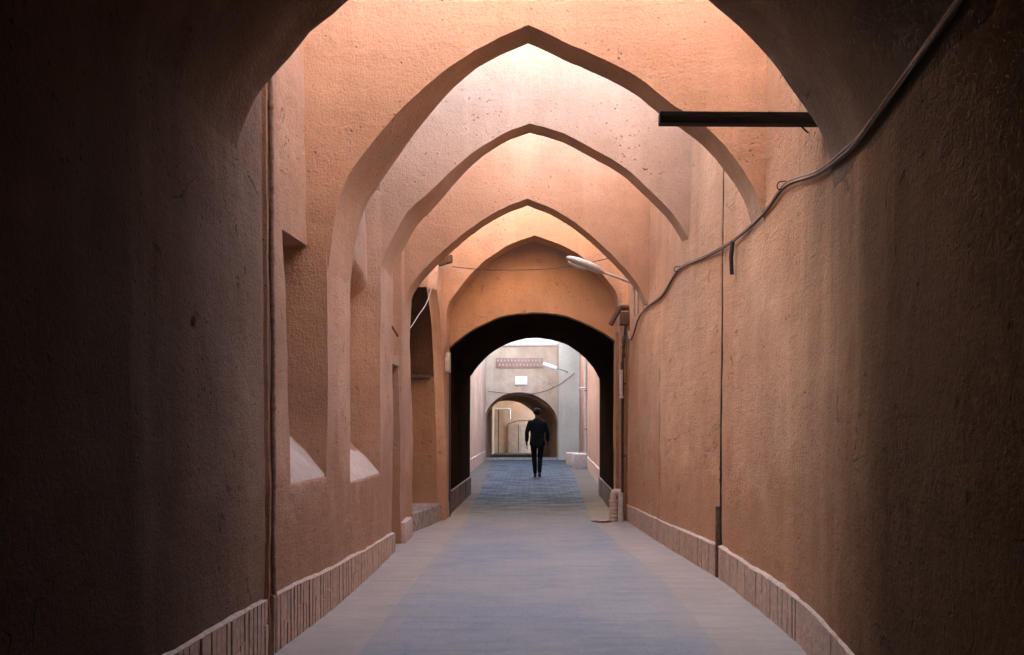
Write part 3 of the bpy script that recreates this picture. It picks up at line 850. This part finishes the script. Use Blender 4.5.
pipe('conduit', 'thin dark conduit sunk in the crack of the red-brown wall', 'pipe', cp, 0.012, M['dark_iron'], clips=[cp[8], cp[9]], clip_dir=(1, 0, 0))
bm = bmesh.new(); box(bm, xr(7.88) - 0.022, xr(7.88) + 0.09, 7.84, 7.885, 0.0, 0.62, 0.006)
tag(from_bm('cable_cover', bm, M['rust']), 'short rusty strip covering the foot of the dark conduit', 'cover strip')

# black beam jutting from the wall at the end of the vault
bm = bmesh.new(); box(bm, pt(659, 0, 5.02).x, 1.95, 4.985, 5.055, 3.005, 3.07, 0.006)
for v_ in bm.verts:
    v_.co.z += 0.006 * nz(v_.co.x, 0, 0, 3) - 0.012 * (v_.co.x - 0.7) * 0.5
bm2 = bm
tag(from_bm('roof_beam', bm2, M['black_wood']), 'black timber beam jutting from the red-brown wall across the first arch', 'beam')
bm = bmesh.new(); tube(bm, [(1.50, 5.02, 3.01), (1.535, 5.02, 2.975), (1.545, 5.0, 2.955)], 0.005, 6, 3)
tag(from_bm('bent_nail', bm, M['dark_iron']), 'bent nail hanging under the black timber beam', 'nail')

# bundle of cables sagging along the right wall
cab = [(1, 1.2, 2.72), (2.2, None, 2.66), (2.95, None, 2.64), (3.6, None, 2.63), (4.1, None, 2.63), (4.4, None, 2.655), (5.05, None, 2.74), (5.85, None, 2.885), (6.35, None, 2.84), (7.25, None, 2.83), (8.2, None, 2.87), (9.3, None, 2.94), (10.1, None, 2.78), (11.0, None, 2.77), (11.6, None, 2.70), (12.0, None, 2.52), (12.25, None, 2.50), (12.42, None, 2.62)]
def cab_pts(dz, dx, sd):
    out = []
    for y, _, z in cab:
        out.append((xr(y) + 0.012 * (z - 1) - 0.022 - dx + 0.004 * nz(y, 0, 0, 2, sd), y, z + dz + 0.012 * nz(y, sd, 0, 1.1, sd)))
    return out
ct = thing('cable_bundle', 'bundle of dusty cables drooping along the red-brown wall from the vault to the lamp', 'cable', (xr(5.0), 5.0, 2.74))
for k, (dz, dx, r, mm) in enumerate(((0, 0, 0.008, 'cable'), (0.013, 0.003, 0.006, 'cable'), (-0.011, 0.004, 0.005, 'cable_dark'), (-0.002, 0.010, 0.005, 'cable'))):
    bm = bmesh.new(); tube(bm, cab_pts(dz, dx, k * 3.1 + 1), r, 8, 8)
    adopt(from_bm('cable', bm, M[mm]), ct)
for y, z in ((5.85, 2.885), (9.3, 2.94), (11.0, 2.77)):
    x = xr(y)
    bm = bmesh.new(); tube(bm, [(x + 0.06, y, z + 0.02), (x - 0.02, y, z + 0.03), (x - 0.05, y, z + 0.012), (x - 0.045, y, z - 0.022), (x - 0.01, y, z - 0.02)], 0.004, 6, 4)
    adopt(from_bm('hook', bm, M['dark_iron']), ct)
# iron bar hanging below the cables
bm = bmesh.new()
y = 7.35; tube(bm, [(xr(y) - 0.005, y, 2.83), (xr(y) - 0.018, y, 2.70), (xr(y) - 0.012, y, 2.56)], 0.017, 8)
tag(from_bm('iron_bar', bm, M['dark_iron']), 'short dark iron bar fixed on the red-brown wall under the cables', 'bar')

# thin wires across the lane
bm = bmesh.new(); tube(bm, [pt(452, 266.5, 12.2), pt(475, 269, 12.15), pt(500, 270, 12.1), pt(541, 269.3, 12.0), pt(569, 266.5, 11.9), pt(612, 257.5, 11.5), pt(632, 250, 11.4)], 0.0055, 6, 6)
tag(from_bm('overhead_wire', bm, M['cable_dark']), 'thin wire strung across the lane below the third pointed arch', 'wire')
bm = bmesh.new(); tube(bm, [(-1.30, 12.1, 3.28), pt(427, 302, 11.9), pt(418, 316, 11.6), pt(411, 327, 11.2), pt(404, 334, 10.6)], 0.0065, 6, 6)
tag(from_bm('service_wire', bm, M['zinc']), 'pale wire slanting down in front of the pointed niche', 'wire')
# beam ends in the left wall
for (x0, x1, y, z0, z1, lab) in ((-1.75, -1.075, 12.45, 3.50, 3.60, 'higher of the two wooden beam ends above the pointed niche'), (-1.85, -1.265, 12.30, 3.19, 3.28, 'lower of the two wooden beam ends above the pointed niche')):
    bm = bmesh.new(); box(bm, x0, x1, y - 0.06, y + 0.06, z0, z1, 0.008, 0.004)
    for v_ in bm.verts: v_.co.z += (v_.co.x - x0) * 0.30 - 0.12
    tag(from_bm('beam_end', bm, M['old_wood']), lab, 'beam', 'beam ends above the pointed niche')
bm = bmesh.new(); tube(bm, [(xl(9.6) - 0.12, 9.35, 2.52), (xl(9.6) + 0.02, 9.35, 2.33), (xl(9.6) + 0.07, 9.36, 2.25)], 0.012, 6)
tag(from_bm('wall_peg', bm, M['old_wood']), 'small wooden peg sticking out of the wall above the narrow doorway', 'peg')
# twig stuck to second arch
bm = bmesh.new()
p = pt(632, 172, 9.02)
for q in (((-0.17, -0.03, 0.09), (-0.05, -0.045, 0.035), (0.1, -0.03, -0.06)), ((-0.02, -0.04, 0.02), (0.1, -0.08, 0.035), (0.16, -0.07, 0.05)), ((0.06, -0.07, 0.03), (0.12, -0.09, 0.0), (0.15, -0.08, 0.01))):
    tube(bm, [p + Vector(a) for a in q], 0.008, 5, 4, 0.5)
tag(from_bm('twig', bm, M['old_wood']), 'dry twig caught on the edge of the second pointed arch', 'twig')

# street lamp over the lane
def street_lamp(name, label, base, head, mats, r=0.018, ln=0.50, wd=0.085):
    t = thing(name, label, 'lamp', base)
    b, h = Vector(base), Vector(head)
    d = (h - b).normalized()
    bm = bmesh.new(); tube(bm, [b, b.lerp(h, 0.35) + Vector((0, 0, 0.015)), h], r, 8, 5)
    adopt(from_bm('arm', bm, mats[0]), t)
    s = d.cross(Vector((0, 0, 1))).normalized(); u = s.cross(d).normalized()
    bm = bmesh.new(); rings = []
    for k, (q, a, c0, c1) in enumerate(((-0.06, 0.022, 0.022, 0.022), (0.02, 0.035, 0.035, 0.03), (0.14, 0.07, 0.06, 0.04), (0.40, wd, 0.07, 0.045), (0.70, wd, 0.062, 0.04), (0.90, wd * 0.75, 0.045, 0.03), (1.0, wd * 0.3, 0.015, 0.012))):
        c = h + d * (q * ln)
        rings.append([bm.verts.new(c + s * (a * math.cos(th)) + u * ((c0 if math.sin(th) > 0 else c1) * math.sin(th))) for th in [2 * math.pi * i / 16 for i in range(16)]])
    for i in range(len(rings) - 1):
        for k in range(16): bm.faces.new((rings[i][k], rings[i][(k + 1) % 16], rings[i + 1][(k + 1) % 16], rings[i + 1][k]))
    bm.faces.new(rings[0]); bm.faces.new(rings[-1])
    hd = adopt(from_bm('lamp_head', bm, mats[1]), t)
    bm = bmesh.new(); rr = []
    for q, a, dz in ((0.40, 0.02, -0.035), (0.44, 0.066, -0.045), (0.65, 0.072, -0.062), (0.85, 0.055, -0.05), (0.92, 0.015, -0.03)):
        c = h + d * (q * ln)
        rr.append([bm.verts.new(c + s * (a * math.cos(th)) + u * (dz + 0.018 * math.sin(th))) for th in [2 * math.pi * i / 12 for i in range(12)]])
    for i in range(len(rr) - 1):
        for k in range(12): bm.faces.new((rr[i][k], rr[i][(k + 1) % 12], rr[i + 1][(k + 1) % 12], rr[i + 1][k]))
    bm.faces.new(rr[0]); bm.faces.new(rr[-1])
    l = from_bm('lamp_lens', bm, M['lamp_lens']); l.parent = hd; l.matrix_parent_inverse = hd.matrix_world.inverted(); l.matrix_parent_inverse = t.matrix_basis.inverted() @ t.matrix_basis
    return t
lb = pt(637, 286, 11.7); lh = pt(602, 272, 11.68)
lamp = street_lamp('street_lamp', 'grey street lamp on a slanting arm under the third pointed arch', lb, lh, (M['zinc'], M['lamp_grey']))
bm = bmesh.new()
for dx in (0.0, 0.055):
    tube(bm, [(lb.x + dx - 0.03, 11.74, lb.z + 0.03), (lb.x + dx - 0.035, 11.76, 2.75)], 0.014, 8)
box(bm, lb.x - 0.05, lb.x + 0.06, 11.72, 11.80, lb.z - 0.03, lb.z + 0.0, 0.004)
adopt(from_bm('bracket', bm, M['zinc']), lamp)
# far lamp: white tube fitting on an arm
t = thing('tube_lamp', 'small white tube lamp on an arm in the courtyard beyond the passage', 'lamp', pt(567, 371, 33.5))
bm = bmesh.new(); tube(bm, [pt(543, 363.8, 33.4), pt(556.5, 368.4, 33.4)], 0.075, 10); adopt(from_bm('lamp_tube', bm, M['white']), t)
bm = bmesh.new(); tube(bm, [pt(556, 368.4, 33.4), pt(562, 370, 33.6), pt(568, 372, 34.25)], 0.02, 6, 4); adopt(from_bm('arm', bm, M['meter']), t)
# blank white sign
bm = bmesh.new(); a, b = pt(515.2, 376.4, YF - 0.06), pt(527.2, 384.6, YF - 0.06)
box(bm, a.x, b.x, YF - 0.07, YF - 0.022, b.z, a.z, 0.006)
tag(from_bm('wall_sign', bm, M['white']), 'small blank white sign above the far archway', 'sign')
# courtyard pipes and wires
p0 = (cr(28.2) - 0.03, 28.2)
pipe('standpipe', 'pale standpipe with a short branch on the reddish courtyard wall', 'pipe', [(p0[0], p0[1], 0.05), (p0[0], p0[1], 3.6)], 0.035, M['zinc'], clips=[(p0[0], p0[1], 1.2), (p0[0], p0[1], 2.4)])
bm = bmesh.new(); tube(bm, [(p0[0] - 0.0, 28.2, 2.49), (p0[0] - 0.22, 28.25, 2.49)], 0.03, 8)
tag(from_bm('branch_pipe', bm, M['zinc']), 'short level pipe joined to the pale standpipe', 'pipe')
bm = bmesh.new(); tube(bm, [pt(492.5, 409, 42.8), pt(509.5, 409, 42.8), pt(509.8, 410, 42.8), pt(510, 419, 42.8)], 0.05, 8)
tag(from_bm('gas_pipe', bm, M['zinc']), 'pale level pipe bending down on the wall beyond the far archway', 'pipe')
for px in (493, 498.5):
    bm = bmesh.new(); tube(bm, [(pt(px, 0, 42.85).x, 42.85, 0), (pt(px, 0, 42.85).x, 42.85, pt(0, 410, 42.85).z)], 0.035, 8)
    tag(from_bm('wall_pipe', bm, M['rust']), 'rusty upright pipe on the wall beyond the far archway, ' + ('nearer the archway side' if px < 495 else 'nearer the brown door'), 'pipe', 'rusty pipes beyond the far archway')
bm = bmesh.new(); a, b = pt(486.5, 414, 42.75), pt(491, 421, 42.75); box(bm, a.x, b.x, 42.7, 43.0, b.z, a.z, 0.01)
tag(from_bm('gas_meter', bm, M['meter']), 'small grey meter box beside the pipes beyond the far archway', 'meter')
bm = bmesh.new(); tube(bm, [(-1.6, 34.42, 2.62), (-0.4, 34.40, 2.50), (0.4, 34.40, 2.58), (1.09, 34.18, 2.85), (1.7, 34.1, 3.3)], 0.012, 6, 6)
tag(from_bm('courtyard_wire', bm, M['cable_dark']), 'thin dark wire drooping over the far archway', 'wire')
bm = bmesh.new(); tube(bm, [pt(508, 424, 42.7), pt(517, 421, 42.7), pt(528, 420.5, 42.7), pt(548, 419, 42.7)], 0.02, 6, 4)
tag(from_bm('door_wire', bm, M['cable_dark']), 'dark wire running above the brown door beyond the archway', 'wire')

# posts, pipes and meter at the mouth of the passage
post = thing('gate_post', 'old wooden post with a slanted bracket at the mouth of the passage, under the lamp', 'post', (1.25, 12.55, 0))
bm = bmesh.new(); box(bm, 1.335, 1.40, 12.46, 12.56, 0.0, 2.83, 0.008, 0.003); adopt(from_bm('upright', bm, M['post_wood']), post)
bm = bmesh.new(); box(bm, 1.195, 1.235, 12.50, 12.60, 0.0, 2.62, 0.006, 0.003); adopt(from_bm('upright', bm, M['post_wood']), post)
bm = bmesh.new()
a, b, c = pt(610.5, 325, 12.5), pt(620, 307.5, 12.5), pt(634, 308, 12.5)
tube(bm, [a, b], 0.035, 6); tube(bm, [b - Vector((0.01, 0, 0)), c], 0.04, 6); 
box(bm, 1.25, 1.40, 12.44, 12.6, 2.72, 2.90, 0.01, 0.006); adopt(from_bm('bracket', bm, M['old_wood']), post)
pipe('riser_pipe', 'dark upright pipe between the wooden posts at the mouth of the passage', 'pipe', [(1.285, 12.47, 0.02), (1.28, 12.47, 1.2), (1.29, 12.47, 2.3), (1.33, 12.47, 2.75)], 0.018, M['dark_iron'], clips=[(1.283, 12.47, 0.9), (1.283, 12.47, 1.9)], clip_dir=(1, 0, 0))
bm = bmesh.new()
for k in range(3):
    tube(bm, [(1.36, 12.42, 2.66 - 0.05 * k), (1.31 - 0.02 * k, 12.40, 2.52), (1.27 + 0.02 * k, 12.41, 2.40 - 0.06 * k), (1.30, 12.42, 2.30), (1.26 + 0.015 * k, 12.42, 2.18 - 0.04 * k), (1.275, 12.43, 2.05)], 0.007, 6, 4)
tag(from_bm('tangled_wires', bm, M['cable_dark']), 'tangle of dark wires over the wooden post below the slanted bracket', 'wires')
bm = bmesh.new(); tube(bm, [(1.26, 12.44, 1.72), (1.26, 12.44, 2.06)], 0.026, 10); tube(bm, [(1.26, 12.44, 2.06), (1.26, 12.44, 2.09)], 0.034, 10); tube(bm, [(1.26, 12.44, 1.70), (1.26, 12.44, 1.73)], 0.034, 10)
tag(from_bm('cable_joint', bm, M['zinc']), 'pale cable joint strapped to the dark riser pipe', 'joint box')
# gas valve riser
t = thing('gas_valve', 'stubby pale pipe with ribbed collars standing at the foot of the wooden post', 'valve', (1.17, 12.4, 0))
bm = bmesh.new()
for k in range(6): tube(bm, [(1.145, 12.38, 0.02 + 0.05 * k), (1.145, 12.38, 0.055 + 0.05 * k)], 0.055 + 0.006 * (k % 2), 12)
adopt(from_bm('ribbed_sleeve', bm, M['dust']), t)
bm = bmesh.new(); tube(bm, [(1.145, 12.38, 0.28), (1.147, 12.38, 0.37), (1.175, 12.38, 0.41), (1.235, 12.38, 0.40)], 0.045, 10, 4); adopt(from_bm('elbow', bm, M['dust']), t)
bm = bmesh.new(); tube(bm, [(1.245, 12.36, 0.0), (1.245, 12.36, 0.40)], 0.04, 10); adopt(from_bm('pipe', bm, M['zinc']), t)
bm = bmesh.new(); tube(bm, [(0.98, 12.35, 0.0), (0.98, 12.35, 0.022)], 0.14, 24); tube(bm, [(0.98, 12.35, 0.021), (0.98, 12.35, 0.03)], 0.115, 24)
tag(from_bm('manhole_cover', bm, M['rust']), 'round rusty cover on the ground beside the stubby pipe', 'cover')
# electricity box on the other jamb
t = thing('electric_box', 'small grey electric box with a cable down the passage corner', 'meter', (-1.17, 12.9, 1.8))
bm = bmesh.new(); a, b = pt(443, 352, 13.0), pt(449.5, 372.5, 13.0); box(bm, a.x + 0.02, b.x + 0.01, 12.95, 13.10, b.z, a.z, 0.01)
adopt(from_bm('box', bm, M['meter']), t)
bm = bmesh.new(); box(bm, a.x + 0.03, b.x - 0.0, 12.943, 12.953, b.z + 0.02, a.z - 0.02, 0.003); adopt(from_bm('lid', bm, M['zinc']), t)
bm = bmesh.new(); tube(bm, [(-1.165, 13.05, 2.09), (-1.16, 13.05, 1.2), (-1.165, 13.05, 0.5), (-1.165, 13.05, 0.0)], 0.016, 8, 4); adopt(from_bm('cable', bm, M['cable_dark']), t)

# ------------------------------------------------------------------ the walker
def skin(chains, levels=2):
    """chains: list of lists of (x,y,z,r) ; points that coincide are merged; returns a mesh"""
    vs, es, rs, idx = [], [], [], {}
    for ch in chains:
        prev = None
        for p in ch:
            k = tuple(round(c, 4) for c in p[:3])
            if k not in idx: idx[k] = len(vs); vs.append(k); rs.append(p[3] if isinstance(p[3], tuple) else (p[3], p[3]))
            i = idx[k]
            if prev is not None and (prev, i) not in es: es.append((prev, i))
            prev = i
    me = bpy.data.meshes.new('skin'); me.from_pydata(vs, es, []); me.update()
    o = bpy.data.objects.new('skin', me); C.collection.objects.link(o)
    m = o.modifiers.new('s', 'SKIN'); m.use_smooth_shade = True
    for i, r in enumerate(rs):
        me.skin_vertices[0].data[i].radius = r
        me.skin_vertices[0].data[i].use_root = (i == 0)
    s = o.modifiers.new('d', 'SUBSURF'); s.levels = levels; s.render_levels = levels
    bpy.context.view_layer.update()
    dg = bpy.context.evaluated_depsgraph_get()
    out = bpy.data.meshes.new_from_object(o.evaluated_get(dg))
    bpy.data.objects.remove(o); bpy.data.meshes.remove(me)
    return out

PELV = (0, 0, 0.93)
def arm(s, g=0.0, end='hand'):
    sh, el, wr = (s * 0.183, 0.0, 1.395), (s * 0.262, -0.035, 1.13), (s * 0.268, 0.05 - 0.06 * (s > 0), 0.90)
    ch = [[(0, 0.0, 1.36, 0.11 + g), (*sh, 0.062 + g), (s * 0.215, -0.02, 1.28, 0.053 + g), (*el, 0.043 + g), (s * 0.256, 0.0, 1.02, 0.042 + g), (*wr, 0.030 + g)]]
    if end == 'hand':
        w = Vector(wr); pm = w + Vector((-s * 0.004, 0.012, -0.075))
        ch.append([(*w, 0.030), (*pm, 0.034)])
        for k, (dy, ln) in enumerate(((-0.030, 0.070), (-0.010, 0.082), (0.010, 0.078), (0.028, 0.062))):
            b = pm + Vector((0, dy, -0.028)); c = b + Vector((-s * 0.006, 0.004, -ln * 0.5)); e = c + Vector((-s * 0.018, 0.008, -ln * 0.42))
            ch.append([(*pm, 0.034), (*b, 0.010), (*c, 0.009), (*e, 0.0075)])
        b = w + Vector((-s * 0.014, 0.034, -0.045)); c = b + Vector((-s * 0.012, 0.018, -0.04))
        ch.append([(*pm, 0.034), (*b, 0.012), (*c, 0.009)])
    return ch
HIP = {-1: [(-0.092, 0, 0.88), (-0.075, 0.085, 0.50), (-0.050, 0.10, 0.09)], 1: [(0.092, 0, 0.88), (0.070, 0.04, 0.49), (0.052, -0.13, 0.12)]}
TOE = {-1: (-0.062, 0.28, 0.035), 1: (0.066, 0.03, 0.035)}
def leg(s, g=0.0, foot=True):
    h, k, a = HIP[s]
    mid = Vector(h).lerp(Vector(k), 0.5); cal = Vector(k).lerp(Vector(a), 0.32) + Vector((0, -0.015, 0))
    ch = [(*PELV, 0.125 + g), (*h, 0.088 + g), (*mid, 0.074 + g), (*k, 0.054 + g), (*cal, 0.054 + g), (*a, 0.036 + g)]
    if foot: ch += [(*Vector(a).lerp(Vector(TOE[s]), 0.5), 0.04), (*TOE[s], 0.026)]
    return [ch]
torso = lambda g: [[(*PELV, 0.125 + g), (0, 0.0, 1.10, 0.115 + g), (0, 0.0, 1.25, 0.128 + g), (0, 0.0, 1.36, 0.11 + g)]]
head = [[(0, 0.0, 1.36, 0.11), (0, -0.01, 1.455, 0.062), (0, 0.005, 1.53, 0.055), (0, 0.025, 1.60, 0.078), (0, 0.018, 1.665, 0.082), (0, 0.01, 1.715, 0.055)]]
man = thing('person', 'person in black shirt and trousers walking away through the courtyard beyond the passage', 'person', (0, 0, 0))
body = skin(torso(0) + head + arm(-1) + arm(1) + leg(-1) + leg(1))
bm = bmesh.new(); bm.from_mesh(body)
def ell(bm, c, r):
    q = bmesh.ops.create_uvsphere(bm, u_segments=12, v_segments=8, radius=1)['verts']
    for v_ in q: v_.co = Vector((v_.co.x * r[0] + c[0], v_.co.y * r[1] + c[1], v_.co.z * r[2] + c[2]))
for s in (-1, 1): ell(bm, (s * 0.082, 0.015, 1.625), (0.012, 0.022, 0.034))
ell(bm, (0, 0.108, 1.61), (0.016, 0.022, 0.028)); ell(bm, (0, 0.094, 1.565), (0.028, 0.012, 0.010))
bo = from_bm('body', bm, M['skin'], man)
bm = bmesh.new()
for s in (-1, 1):
    be = bmesh.new(); ell(be, (s * 0.032, 0.098, 1.642), (0.014, 0.008, 0.008)); from_bm('eye', be, M['hair'], man)
bm.free()
from_bm_ = lambda name, me, mat: link(name, me, mat, man, 60)
bm = bmesh.new(); rings = []
for z, a_, b_, yo in ((0.815, 0.188, 0.135, 0.0), (0.835, 0.196, 0.14, 0.0), (0.95, 0.187, 0.135, 0.0), (1.08, 0.172, 0.122, 0.0), (1.20, 0.185, 0.128, 0.0), (1.31, 0.205, 0.128, 0.0), (1.385, 0.212, 0.112, -0.005), (1.43, 0.175, 0.09, -0.008), (1.462, 0.108, 0.075, -0.008), (1.492, 0.07, 0.066, -0.006), (1.50, 0.058, 0.056, -0.004)):
    rings.append([bm.verts.new((a_ * math.copysign(abs(math.cos(t_)) ** 0.85, math.cos(t_)) + 0.006 * nz(t_, z, 0, 4, 2), yo + b_ * math.sin(t_) + 0.006 * nz(t_, z, 0, 5, 1), z)) for t_ in [2 * math.pi * k / 28 for k in range(28)]])
for i in range(len(rings) - 1):
    for k in range(28): bm.faces.new((rings[i][k], rings[i][(k + 1) % 28], rings[i + 1][(k + 1) % 28], rings[i + 1][k]))
bm.faces.new(rings[0]); bm.faces.new(rings[-1])
shirt = from_bm('shirt', bm, M['shirt'], man, 60)
for s in (-1, 1):
    ch = arm(s, 0.015, '')[0][1:]
    sl = link('sleeve', skin([[(s * 0.13, 0.0, 1.40, 0.075)] + ch]), M['shirt'], shirt, 60)
from_bm_('trousers', skin(leg(-1, 0.013, False) + leg(1, 0.013, False)), M['trousers'])
for s in (-1, 1):
    a = Vector(HIP[s][2]); tt = Vector(TOE[s])
    heel = a + Vector((0, -0.05, -0.035 if s < 0 else -0.01))
    from_bm_('shoe', skin([[(*heel, 0.042), (*(a + Vector((0, 0.02, -0.03))), 0.047), (*a.lerp(tt, 0.6), 0.045), (*(tt + Vector((0, 0.02, 0.004))), 0.034)]]), M['shoe'])
bm = bmesh.new(); ell(bm, (0, 0.004, 1.663), (0.098, 0.106, 0.092))
for v_ in list(bm.verts):
    if v_.co.y > 0.055 and v_.co.z < 1.70: v_.co.y = 0.055
    v_.co += Vector((nz(*v_.co, 30, 1), nz(*v_.co, 30, 4), nz(*v_.co, 30, 7))) * 0.008
from_bm('hair', bm, M['shirt'], man)
man.location = ((537.3 - PX) * 22.5 / F, 22.5, 0.004)
